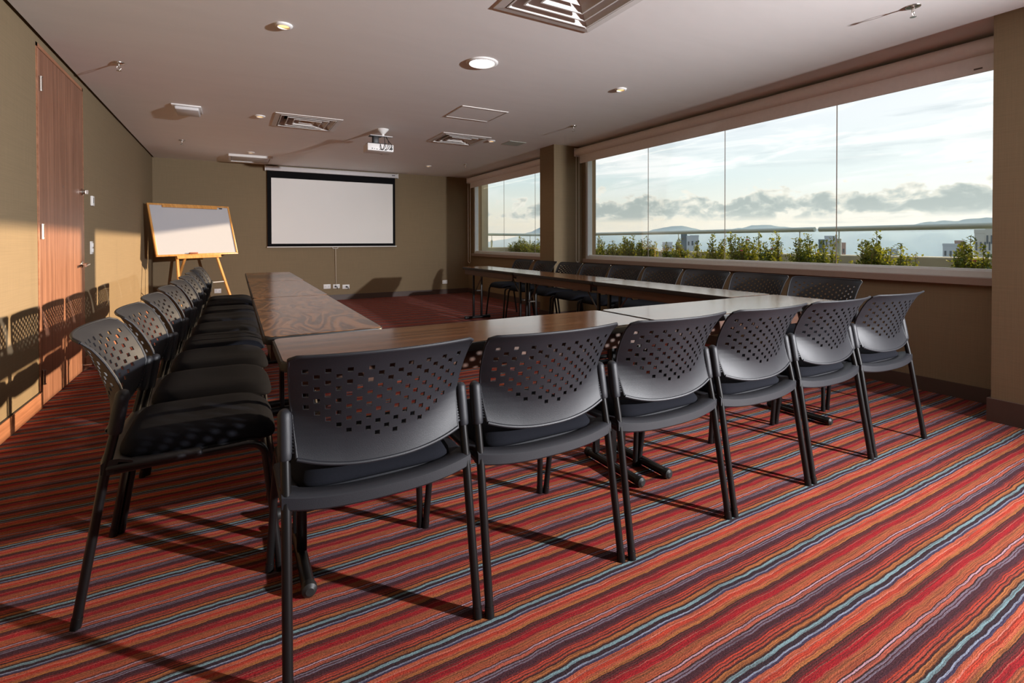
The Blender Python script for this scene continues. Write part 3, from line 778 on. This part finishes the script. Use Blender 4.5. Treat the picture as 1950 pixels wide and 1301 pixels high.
# ------------------------------------------------------------------ chairs (local +Y is forwards, rear feet at y=-0.26)
def lerp_tab(tab, z):
    tab = sorted(tab)
    if z <= tab[0][0]: return tab[0][1]
    for (a, va), (c, vc) in zip(tab, tab[1:]):
        if z <= c: return va+(vc-va)*(z-a)/(c-a)
    return tab[-1][1]
TC = [(0.48, 0.066), (0.55, 0.056), (0.60, 0.047), (0.65, 0.034), (0.70, 0.018), (0.75, -0.001), (0.78, -0.014), (0.80, -0.024), (0.82, -0.038)]
CU = [(0.48, 0.045), (0.60, 0.068), (0.65, 0.078), (0.70, 0.076), (0.75, 0.070), (0.80, 0.058), (0.82, 0.044)]
HW = [(0.48, 0.220), (0.56, 0.224), (0.65, 0.231), (0.70, 0.236), (0.82, 0.247)]
def back_pt(u, z):
    hw = lerp_tab(HW, z); zk = 0.578+0.085*u*u
    if z >= zk: tt = lerp_tab(TC, z)
    else:   # below the perforated field the shell turns nearly upright
        q = zk-z; tt = lerp_tab(TC, zk)+0.10*q-1.7*q*q
    return Vector((u*hw, -0.26+tt+lerp_tab(CU, z)*abs(u)**2.1, z))

def make_backrest(parent):
    hx, hz, du, dzr = 0.0070/0.24, 0.0065, 0.0255/0.24, 0.01765
    ucuts = [-1.0, -0.95]
    for k in range(-8, 9): ucuts += [k*du-hx, k*du+hx]
    ucuts += [0.95, 1.0]
    z0 = 0.777
    zc = [(0.820, None), (0.812, None), (0.800, None)]
    rows = []
    for j in range(12): rows += [(z0-j*dzr+hz, None), (z0-j*dzr-hz, j)]
    zc += rows
    nlow = 6
    zl = rows[-1][0]
    kmax = {8: 6, 7: 7, 6: 8, 5: 9, 4: 10, 3: 9, 2: 10, 1: 11, 0: 10}
    bm = nb(); G = []
    def zbot(u): return 0.508+0.034*abs(u)**2.4
    for i, (z, j) in enumerate(zc):
        rowv = []
        for u in ucuts:
            zz = z
            if i < 3:   # gently rounded top corners
                zz = z-max(0.0, abs(u)-0.93)*0.12
            rowv.append(bm.verts.new(back_pt(u, zz)))
        G.append(rowv)
    for q in range(1, nlow+1):
        f = q/nlow
        G.append([bm.verts.new(back_pt(u, zl+(zbot(u)-zl)*f)) for u in ucuts])
    for i in range(len(G)-1):
        for c in range(len(ucuts)-1):
            hole = False
            if 3 < i+1 < 3+24 and zc[i+1][1] is not None if i+1 < len(zc) else False:
                j = zc[i+1][1]
                if c >= 2 and (c-2) % 2 == 0:
                    k = (c-2)//2-8
                    if -8 <= k <= 8 and (k+j) % 2 == 0 and j <= kmax[abs(k)]: hole = True
            if not hole:
                bm.faces.new((G[i][c], G[i][c+1], G[i+1][c+1], G[i+1][c]))
    bmesh.ops.recalc_face_normals(bm, faces=bm.faces[:])
    # give the shell its thickness
    geo = bmesh.ops.solidify(bm, geom=bm.faces[:], thickness=0.0045)
    # rolled lip along the top and a bead along the bottom and sides
    us = [-1+2*i/28 for i in range(29)]
    top = [back_pt(u, 0.820-max(0.0, abs(u)-0.93)*0.12)+Vector((0, -0.002, 0)) for u in us]
    tube(bm, top, 0.0048, 8)
    tube(bm, [back_pt(u, zbot(u))+Vector((0, -0.003, 0)) for u in us], 0.0055, 8)
    for s1 in (-1, 1):
        zz = [0.542+i*(0.812-0.542)/12 for i in range(13)]
        tube(bm, [back_pt(s1, z)+Vector((0, -0.001, 0)) for z in zz], 0.0042, 8)
        # ribs joining the shell to the sleeve
        for k in range(12):
            z = 0.556+k*0.008
            tube(bm, [back_pt(s1*0.99, z), rear_axis(s1, z)], 0.0050, 6)
    return obj('backrest', bm, M_PLASTIC, parent, 40)

def rear_axis(s1, z):
    t = [(0.0, 0.0), (0.45, 0.072), (0.54, 0.092), (0.66, 0.113)]
    return Vector((s1*lerp_tab([(0, 0.254), (0.45, 0.249), (0.66, 0.248)], z), -0.26+lerp_tab(t, z), z))

def make_chair(label, loc, rz, group):
    r = thing('stacking_chair', label, 'chair', loc, rz, group)
    make_backrest(r)
    for s1 in (-1, 1):
        b = nb()
        pts = [rear_axis(s1, z) for z in (0.538, 0.542, 0.56, 0.60, 0.635, 0.652, 0.660, 0.664)]
        tube(b, pts, [0.0165, 0.018, 0.0185, 0.0185, 0.018, 0.0175, 0.013, 0.006], 14)
        obj('back_sleeve', b, M_PLASTIC, r, 50)
    # seat shell: rear rail that wraps the tubes, underside tray
    b = nb()
    N = 28; L = []
    for i in range(N+1):
        u = -1+2*i/N; x = u*0.2605
        dip = 0.021*(1-abs(u)**2.6)
        yr = -0.26+0.056+0.010*abs(u)**4 - 0.012*(1-u*u)
        zt, zb = 0.466-dip, 0.421-dip*0.9
        sec = [(yr, zb), (yr-0.006, zb+0.006), (yr-0.005, zt-0.010), (yr+0.004, zt-0.002), (yr+0.016, zt), (yr+0.038, zt-0.001), (yr+0.07, zt-0.012),
               (yr+0.07, zt-0.018), (yr+0.036, zt-0.010), (yr+0.024, zb+0.002)]
        L.append([b.verts.new((x, yy, zz)) for yy, zz in sec])
    for A_, B_ in zip(L, L[1:]):
        n = len(A_)
        for k in range(n): b.faces.new((A_[k], A_[(k+1) % n], B_[(k+1) % n], B_[k]))
    b.faces.new(L[0][::-1]); b.faces.new(L[-1])
    for s1 in (-1, 1):   # cheeks running forwards over the side tubes
        cx = s1*0.238
        rbox(b, cx-0.026, cx+0.026, -0.19, 0.05, 0.432, 0.450, 0.008, 2)
    poly = []
    for k in range(48):
        a = 2*PI*k/48; ca, sa = math.cos(a), math.sin(a)
        poly.append((0.230*abs(ca)**0.40*(1 if ca > 0 else -1), 0.045+0.214*abs(sa)**0.40*(1 if sa > 0 else -1)))
    prism(b, poly, 0.430, 0.446, None, 0.004)
    obj('seat_shell', b, M_PLASTIC, r, 45)
    # cushion
    b = nb(); rings = []
    prof = [(1.0, 0.446), (1.015, 0.452), (1.012, 0.460), (0.985, 0.470), (0.93, 0.480), (0.82, 0.489), (0.62, 0.494), (0.35, 0.493), (0.12, 0.491)]
    for rr, z in prof:
        ring = []
        for k in range(56):
            a = 2*PI*k/56; ca, sa = math.cos(a), math.sin(a)
            x = 0.224*rr*abs(ca)**0.34*(1 if ca > 0 else -1); y = 0.045+0.218*rr*abs(sa)**0.34*(1 if sa > 0 else -1)
            zz = z - max(0.0, y-0.14)**1.6*0.55 + 0.010*abs(x/0.218)**2*(1 if z > 0.475 else 0) + max(0, -0.10-y)*0.05
            ring.append(b.verts.new((x, y, zz)))
        rings.append(ring)
    for A_, B_ in zip(rings, rings[1:]):
        for k in range(56): b.faces.new((A_[k], A_[(k+1) % 56], B_[(k+1) % 56], B_[k]))
    b.faces.new(rings[0][::-1]); b.faces.new(rings[-1])
    obj('seat_cushion', b, M_PAD, r, 60)
    for s1 in (-1, 1):
        b = nb(); tube(b, [rear_axis(s1, z) for z in (0.0, 0.15, 0.30, 0.45, 0.54, 0.60)], 0.0125, 12)
        tube(b, [rear_axis(s1, 0.0), rear_axis(s1, 0.03)], 0.0138, 12)
        obj('leg', b, M_BLKMETAL, r, 50)
    for s1 in (-1, 1):
        b = nb()
        pts = bend([rear_axis(s1, 0.430)+Vector((0, 0.01, 0)), (s1*0.240, 0.10, 0.432), (s1*0.238, 0.225, 0.436), (s1*0.262, 0.270, 0.0)], 0.075, 8)
        tube(b, pts, 0.0120, 12)
        e = Vector(pts[-1]); d_ = (Vector(pts[-2])-e).normalized(); tube(b, [e, e+d_*0.03], 0.0135, 12)
        obj('leg', b, M_BLKMETAL, r, 50)
    return r

GF, GL, GR = 'chairs along the near side of the U', 'chairs along the left arm of the U', 'chairs along the window side of the U'
front = [(0.3615, 1.560, 0.004), (0.9015, 1.548, 0.004), (1.448, 1.538, 0.002), (1.993, 1.536, 0.0), (2.5385, 1.534, 0.004), (3.095, 1.530, -0.03)]
fl = ['nearest and largest black perforated chair, first of the near row',
      'black near-row chair, second from the left, in front of the dark tabletop',
      'black near-row chair, third from the left, before the joint between two tables',
      'black near-row chair, fourth from the left, before the pale gleaming tabletop',
      'black near-row chair, fifth from the left, just before the last one',
      'black chair at the right end of the near row, with free floor beside it']
ch = None
for (x, y, rz), lb in zip(front, fl):
    if ch is None: ch = make_chair(lb, (x, y, 0), rz, GF)
    else: dup(ch, (x, y, 0), rz, lb)
ordn = ['second', 'third', 'fourth', 'fifth', 'sixth', 'seventh', 'eighth']
lx = [-0.138, -0.118, -0.103, -0.092, -0.080, -0.073, -0.069, -0.067, -0.066]
ly = [2.083, 2.606, 3.130, 3.655, 4.180, 4.705, 5.238, 5.768, 6.300]
ll = ['nearest black chair of the left row, whole seat and side legs in view']+[f'black left-row chair along the door wall, {q} from the near end' for q in ordn]+['farthest black chair of the left row, closest to the easel']
for x, y, lb in zip(lx, ly, ll):
    r = dup(ch, (x, y, 0), -PI/2+random.uniform(-0.01, 0.01), lb); r['group'] = GL
ry = [2.050, 2.578, 3.106, 3.634, 4.162, 4.690, 5.222, 5.790, 6.390]
rl = ['nearest black chair of the window row, its top just behind the near right corner']+[f'black chair backing onto the windows, {q} from the near end of that row' for q in ordn]+['farthest black chair of the window row, below the far window']
for y, lb in zip(ry, rl):
    r = dup(ch, (3.575, y, 0), PI/2+random.uniform(-0.015, 0.015), lb); r['group'] = GR

# ------------------------------------------------------------------ terrace outside
b = nb(); box(b, 4.62, 6.75, -1.5, 10.3, -0.2, 0.0); struct('terrace_floor', b, M_TERR, 'grey terrace paving outside the windows', 'terrace', smooth=0)
b = nb(); rbox(b, 6.42, 6.66, -1.5, 10.3, 0.0, 0.925, 0.01, 1); struct('terrace_parapet', b, M_CONC, 'low pale concrete parapet beyond the shrubs', 'parapet', smooth=0)
b = nb(); rbox(b, 4.80, 6.42, 9.98, 10.22, 0.0, 0.965, 0.01, 1); struct('terrace_parapet_end', b, M_CONC, 'short concrete parapet seen through the far window', 'parapet', smooth=0)
b = nb(); box(b, 4.62, 4.83, 9.62, 10.3, -0.2, 3.2); struct('exterior_wall', b, M_CONC, 'pale outside wall edge at the left of the far window', 'wall', smooth=0)
b = nb(); box(b, 6.03, 6.38, 0.9, 1.750, 0.0, 3.2); struct('sun_blocking_column', b, M_CONC, 'added concrete column blocking the sun, unseen past the near end of the long window', 'column', smooth=0)  # added out of view to keep the sun off the near-row chairs
def rail(nm, a, c, label, posts):
    o = thing('terrace_rail', label, 'railing', (0, 0, 0), group='round terrace handrails')
    b = nb(); tube(b, [a, c], 0.031, 20); obj('handrail', b, M_RAIL, o, 50)
    for x, y, zb in posts:
        b = nb(); tube(b, [(x, y, zb-0.02), (x, y, 1.125)], 0.024, 14); tube(b, [(x, y, 1.12), (x, y, 1.235)], 0.007, 8); obj('post', b, M_RAIL, o, 50)
rail('a', (6.50, 3.622, 1.245), (6.50, 10.05, 1.245), 'long grey handrail on the parapet, left of the gap', [(6.5, 3.815, 0.925), (6.5, 5.85, 0.925), (6.5, 7.91, 0.925)])
rail('b', (6.50, -1.2, 1.245), (6.50, 3.565, 1.245), 'grey handrail on the parapet, right of the gap', [(6.5, 3.33, 0.925), (6.5, 0.4, 0.925)])
rail('c', (4.86, 10.08, 1.262), (6.46, 10.08, 1.255), 'short grey handrail seen through the far window', [(5.15, 10.08, 0.965), (6.18, 10.08, 0.965)])

def trough(y0, y1, label):
    o = thing('planter', label, 'planter', (0, 0, 0), group='long planters under the shrubs')
    b = nb(); rbox(b, 5.45, 5.98, y0, y1, 0, 0.50, 0.01, 1); obj('trough', b, M_CONC, o)
    b = nb(); box(b, 5.48, 5.95, y0+0.03, y1-0.03, 0.50, 0.515); obj('soil', b, M_SOIL, o, 0)
trough(0.8, 5.55, 'low concrete planter outside, nearer stretch'); trough(5.65, 10.0, 'low concrete planter outside, farther stretch')

def shrub(px, py, wpx, label, dens=1.0, flowers=0, young=0.35, X=5.72):
    top = pix_on(px, py, 0, X); y0 = top.y; zt = top.z
    hw = abs(pix_on(px-wpx/2, py, 0, X).y-pix_on(px+wpx/2, py, 0, X).y)/2*0.80
    o = thing('shrub', label, 'shrub', (X, y0, 0.512), group='leafy shrubs outside the windows')
    ht = zt-0.512
    stem = nb(); lf = nb(); lf2 = nb(); ends = []
    ns = max(7, int(hw*2/0.026*dens*2.4))
    for i in range(ns):
        u = 0.0 if i == 0 else random.uniform(-1, 1)
        ox, oy = random.uniform(-0.16, 0.16), u*hw*0.92
        hh = ht if i == 0 else ht*(1-0.30*abs(u)**1.5)*random.uniform(0.66, 0.97)
        p0 = Vector((ox*0.4, oy*0.3, 0)); p1 = Vector((ox, oy*0.85, hh*0.5)); p2 = Vector((ox*1.2, oy, hh))
        tube(stem, [p0, p1, p2], [0.006, 0.004, 0.002], 5)
        ends.append(p2)
        nl = int(hh/0.0048)
        for k in range(nl):
            f = 0.15+0.85*k/nl
            p = p0*(1-f)**2+p1*2*f*(1-f)+p2*f*f
            spread = 0.040*(1.25-f*0.80)
            p = p+Vector((random.gauss(0, spread), random.gauss(0, spread), random.uniform(-0.01, 0.006)))
            a = random.uniform(0, 2*PI); tilt = random.uniform(-0.1, 1.25); ln = random.uniform(0.032, 0.056)*(1.12-0.35*f); wl = ln*0.31
            d1 = Vector((math.cos(a)*math.cos(tilt), math.sin(a)*math.cos(tilt), math.sin(tilt)))
            sd_ = d1.cross(Vector((random.uniform(-.4, .4), random.uniform(-.4, .4), 1))).normalized(); nn = sd_.cross(d1)*0.15*ln
            B = lf2 if random.random() < young*(0.3+f) else lf
            v = [B.verts.new(q) for q in (p, p+d1*ln*0.45+sd_*wl+nn, p+d1*ln, p+d1*ln*0.45-sd_*wl+nn)]
            B.faces.new(v)
    obj('stem', stem, M_BARK, o, 60)
    obj('foliage', lf, M_LEAF, o, 0, False)
    if len(lf2.verts): obj('young_foliage', lf2, M_LEAF2, o, 0, False)
    for q in range(flowers):
        b = nb(); e = ends[(q*3+ns//2) % len(ends)]+Vector((-0.02, random.uniform(-.02, .02), 0.004-0.03*q))
        for k in range(9):
            a = k*2.4; lathe(b, [(0.002, 0), (0.008, 0.004), (0.002, 0.010)], 6, Matrix.Translation(e+Vector((math.cos(a)*0.011, math.sin(a)*0.014, random.uniform(-.004, .006)))))
        obj('flower', b, M_FLOWER, o, 60)
for q in [(981, 461, 14, 'first shrub seen in the far window, at its left', 1.0, 0), (995, 451, 20, 'tallest shrub in the far window', 1.0, 0),
          (1008, 459, 16, 'small shrub between two others in the far window', 1.0, 0), (1022, 456, 20, 'shrub touching the column edge in the far window', 1.0, 0),
          (1134, 450, 18, 'narrow shrub at the left edge of the long window', 1.0, 0), (1159, 457, 26, 'small shrub beside the first railing post of the long window', 1.0, 0),
          (1181, 455, 24, 'yellowish shrub left of the first glass joint of the long window', 1.0, 0), (1205, 448, 30, 'tall bushy shrub touching the first glass joint from the left', 1.1, 0),
          (1231, 450, 26, 'shrub just right of the first glass joint', 1.0, 0), (1283, 454, 44, 'shrub in front of the dark tower block', 1.0, 0),
          (1336, 461, 34, 'low yellow-green shrub left of the second glass joint', 1.0, 0), (1366, 447, 26, 'pointed shrub touching the second glass joint', 1.0, 0),
          (1409, 443, 34, 'tall shrub right of the second glass joint', 1.0, 0), (1430, 444, 24, 'slender shrub with red blossom at its top', 0.9, 2),
          (1457, 455, 34, 'bushy shrub between the red blossoms', 1.0, 1), (1497, 441, 20, 'thin shrub standing alone left of the railing gap', 0.8, 0),
          (1535, 446, 62, 'wide dark shrub in front of the railing post with pink blossom', 1.1, 1), (1577, 452, 24, 'narrow yellow-green shrub left of the third glass joint', 0.8, 0),
          (1662, 441, 66, 'largest dense shrub right of the third glass joint', 1.2, 0), (1727, 464, 46, 'low shrub right of the largest one', 1.0, 0),
          (1839, 450, 54, 'tall shrub near the right end, in front of the tower', 1.0, 1), (1876, 466, 44, 'yellow shrub at the very right end of the long window', 1.0, 1)]:
    shrub(q[0], q[1], q[2], q[3], q[4], q[5])

# ------------------------------------------------------------------ city, hills and water far below
M_BUILD1 = simple('cream rendered block', lin(178, 172, 158), 0.8, noise=0.05)
M_BUILD2 = simple('light grey block', lin(166, 170, 170), 0.8, noise=0.05)
M_BUILD3 = simple('brick and grey block', lin(150, 128, 116), 0.8, noise=0.08)
M_BUILDD = simple('dark grey cladding', lin(84, 96, 100), 0.7)
M_WINDK = simple('dark window glass far away', lin(84, 88, 88), 0.6)
def tower(name, label, vols, dist, wins, mats):
    """vols: pixel boxes (x0,x1,ytop,material index)"""
    o = None; base_z = -55.0
    for vi, (xa, xb, yt, mi, nm) in enumerate(vols):
        c = pix_dir((xa+xb)/2, yt); hd = Vector((c.x, c.y, 0)); k = dist/hd.length
        dep = k
        pos = CAM+c*k; wdt = (xb-xa)/FPX*dep; ang = math.atan2(hd.y, hd.x)
        if o is None:
            o = thing(name, label, 'building', (pos.x, pos.y, base_z), ang, 'distant city blocks'); R0 = Matrix.Rotation(-ang, 4, 'Z'); P0 = Vector((pos.x, pos.y, base_z))
        lp = R0 @ (Vector((pos.x, pos.y, base_z))-P0)
        b = nb(); box(b, lp.x-wdt*0.1, lp.x+wdt*0.8, lp.y-wdt/2, lp.y+wdt/2, 0, pos.z-base_z)
        box(b, lp.x-wdt*0.12, lp.x+wdt*0.82, lp.y-wdt*0.52, lp.y+wdt*0.52, pos.z-base_z-0.5, pos.z-base_z)
        pt = obj(nm, b, mats[mi], o, 0)
        nx = max(1, int((xb-xa)/6))
        for rrow in range(wins):
            zz = pos.z-base_z-2.2-rrow*3.2
            for c_ in range(nx):
                yy = lp.y-wdt/2+wdt*(c_+0.5)/nx
                b = nb(); box(b, lp.x-wdt*0.1-0.06, lp.x-wdt*0.1+0.02, yy-wdt/nx*0.2, yy+wdt/nx*0.2, zz-0.55, zz+0.55); obj('window', b, M_WINDK, pt, 0)
tower('apartment_tower', 'distant grey tower with dark stair core, between the first and second glass joints', [(1297, 1308, 439, 1, 'stair_core'), (1308, 1322, 449, 0, 'wing'), (1315, 1330, 448, 0, 'upper_floor')], 150, 3, [M_BUILD2, M_BUILDD])
tower('apartment_block', 'distant pale low block just left of the dark-cored tower', [(1262, 1280, 461, 0, 'wing')], 190, 2, [M_BUILD2])
tower('apartment_block', 'distant white block behind the third glass joint', [(1572, 1592, 449, 0, 'wing'), (1560, 1574, 456, 1, 'annex'), (1592, 1602, 461, 0, 'side_wing')], 150, 4, [M_BUILD2, M_BUILDD])
tower('apartment_block', 'sliver of reddish brick block right of the third glass joint', [(1603, 1610, 462, 0, 'wing')], 160, 3, [M_BUILD3])
tower('apartment_block', 'distant grey and brick block left of the right-hand shrubs', [(1799, 1822, 464, 0, 'wing'), (1820, 1833, 458, 1, 'upper_floor')], 150, 3, [M_BUILD2, M_BUILD3])
tower('apartment_tower', 'tall cream tower at the right end of the long window', [(1860, 1884, 437, 0, 'wing'), (1882, 1912, 424, 0, 'main_block')], 90, 4, [M_BUILD1])
tower('apartment_block', 'low distant roof between the largest shrub and the small one', [(1693, 1708, 474, 0, 'wing')], 150, 1, [M_BUILD2])

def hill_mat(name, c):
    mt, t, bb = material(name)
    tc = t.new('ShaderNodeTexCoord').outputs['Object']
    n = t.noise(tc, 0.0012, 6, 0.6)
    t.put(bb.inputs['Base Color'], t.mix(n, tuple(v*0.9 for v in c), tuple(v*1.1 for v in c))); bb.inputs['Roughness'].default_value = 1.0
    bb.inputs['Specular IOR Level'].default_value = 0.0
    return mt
def ridge(name, label, prof, dist, depth, base, mat):
    b = nb(); rows = []
    X0, X1 = prof[0][0], prof[-1][0]; N = 150
    for i in range(N+1):
        px = X0+(X1-X0)*i/N
        for (a, ya), (c, yc) in zip(prof, prof[1:]):
            if px <= c+1e-6: f = (px-a)/(c-a); f = f*f*(3-2*f); py = ya+(yc-ya)*f; break
        py += 0.5*math.sin(px*0.17)+0.35*math.sin(px*0.41+1)
        d = pix_dir(px, py); h = Vector((d.x, d.y, 0)); k = dist/h.length
        tp = CAM+d*k; hd = h.normalized()
        col = []
        for f in (0, 0.25, 0.5, 0.75, 1.0):
            p = Vector((tp.x, tp.y, 0))-hd*depth*(1-f); z = base+(tp.z-base)*(f**0.8)+(0 if f in (0, 1) else 40*math.sin(px*0.05+f*9))
            col.append(b.verts.new((p.x, p.y, z)))
        p = Vector((tp.x, tp.y, 0))+hd*depth; col.append(b.verts.new((p.x, p.y, base)))
        rows.append(col)
    for A_, B_ in zip(rows, rows[1:]):
        for k in range(len(A_)-1): b.faces.new((A_[k], A_[k+1], B_[k+1], B_[k]))
    return tag(obj(name, b, mat, None, 60), label, 'mountain', 'far mountain ridges')
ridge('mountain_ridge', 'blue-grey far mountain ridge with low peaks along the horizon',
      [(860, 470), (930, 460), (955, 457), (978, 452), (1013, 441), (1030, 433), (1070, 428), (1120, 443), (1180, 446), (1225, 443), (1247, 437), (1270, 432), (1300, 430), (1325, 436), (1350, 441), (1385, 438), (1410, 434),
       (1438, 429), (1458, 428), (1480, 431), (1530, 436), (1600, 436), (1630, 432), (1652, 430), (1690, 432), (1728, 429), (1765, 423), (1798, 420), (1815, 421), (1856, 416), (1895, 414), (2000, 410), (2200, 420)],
      14000, 4000, -260, hill_mat('haze tinted far ridge', lin(104, 122, 128)))  # blue of the distant haze is put into the ridge's base colour
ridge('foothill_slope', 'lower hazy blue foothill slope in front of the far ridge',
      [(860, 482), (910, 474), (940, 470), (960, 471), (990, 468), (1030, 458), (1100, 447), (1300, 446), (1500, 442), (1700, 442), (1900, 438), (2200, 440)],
      8000, 3500, -260, hill_mat('haze tinted foothill', lin(112, 142, 156)))  # base colour made bluer to carry part of the haze
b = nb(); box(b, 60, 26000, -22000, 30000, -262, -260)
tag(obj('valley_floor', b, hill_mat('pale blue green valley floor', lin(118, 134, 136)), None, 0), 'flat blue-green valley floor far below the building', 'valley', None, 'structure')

# evening haze lying in the valley
mt = bpy.data.materials.new('valley haze'); mt.use_nodes = True; t = NT(mt.node_tree); t.n.clear()
vs = t.new('ShaderNodeVolumeScatter'); vs.inputs['Color'].default_value = (0.50, 0.74, 1.0, 1); vs.inputs['Density'].default_value = 0.00011; vs.inputs['Anisotropy'].default_value = 0.2
t.l.new(vs.outputs[0], t.new('ShaderNodeOutputMaterial').inputs['Volume'])
b = nb(); box(b, 400, 13000, -14000, 22000, -259, 110)
tag(obj('valley_haze', b, mt, None, 0), 'blue evening haze filling the valley before the hills', 'haze', None, 'stuff')
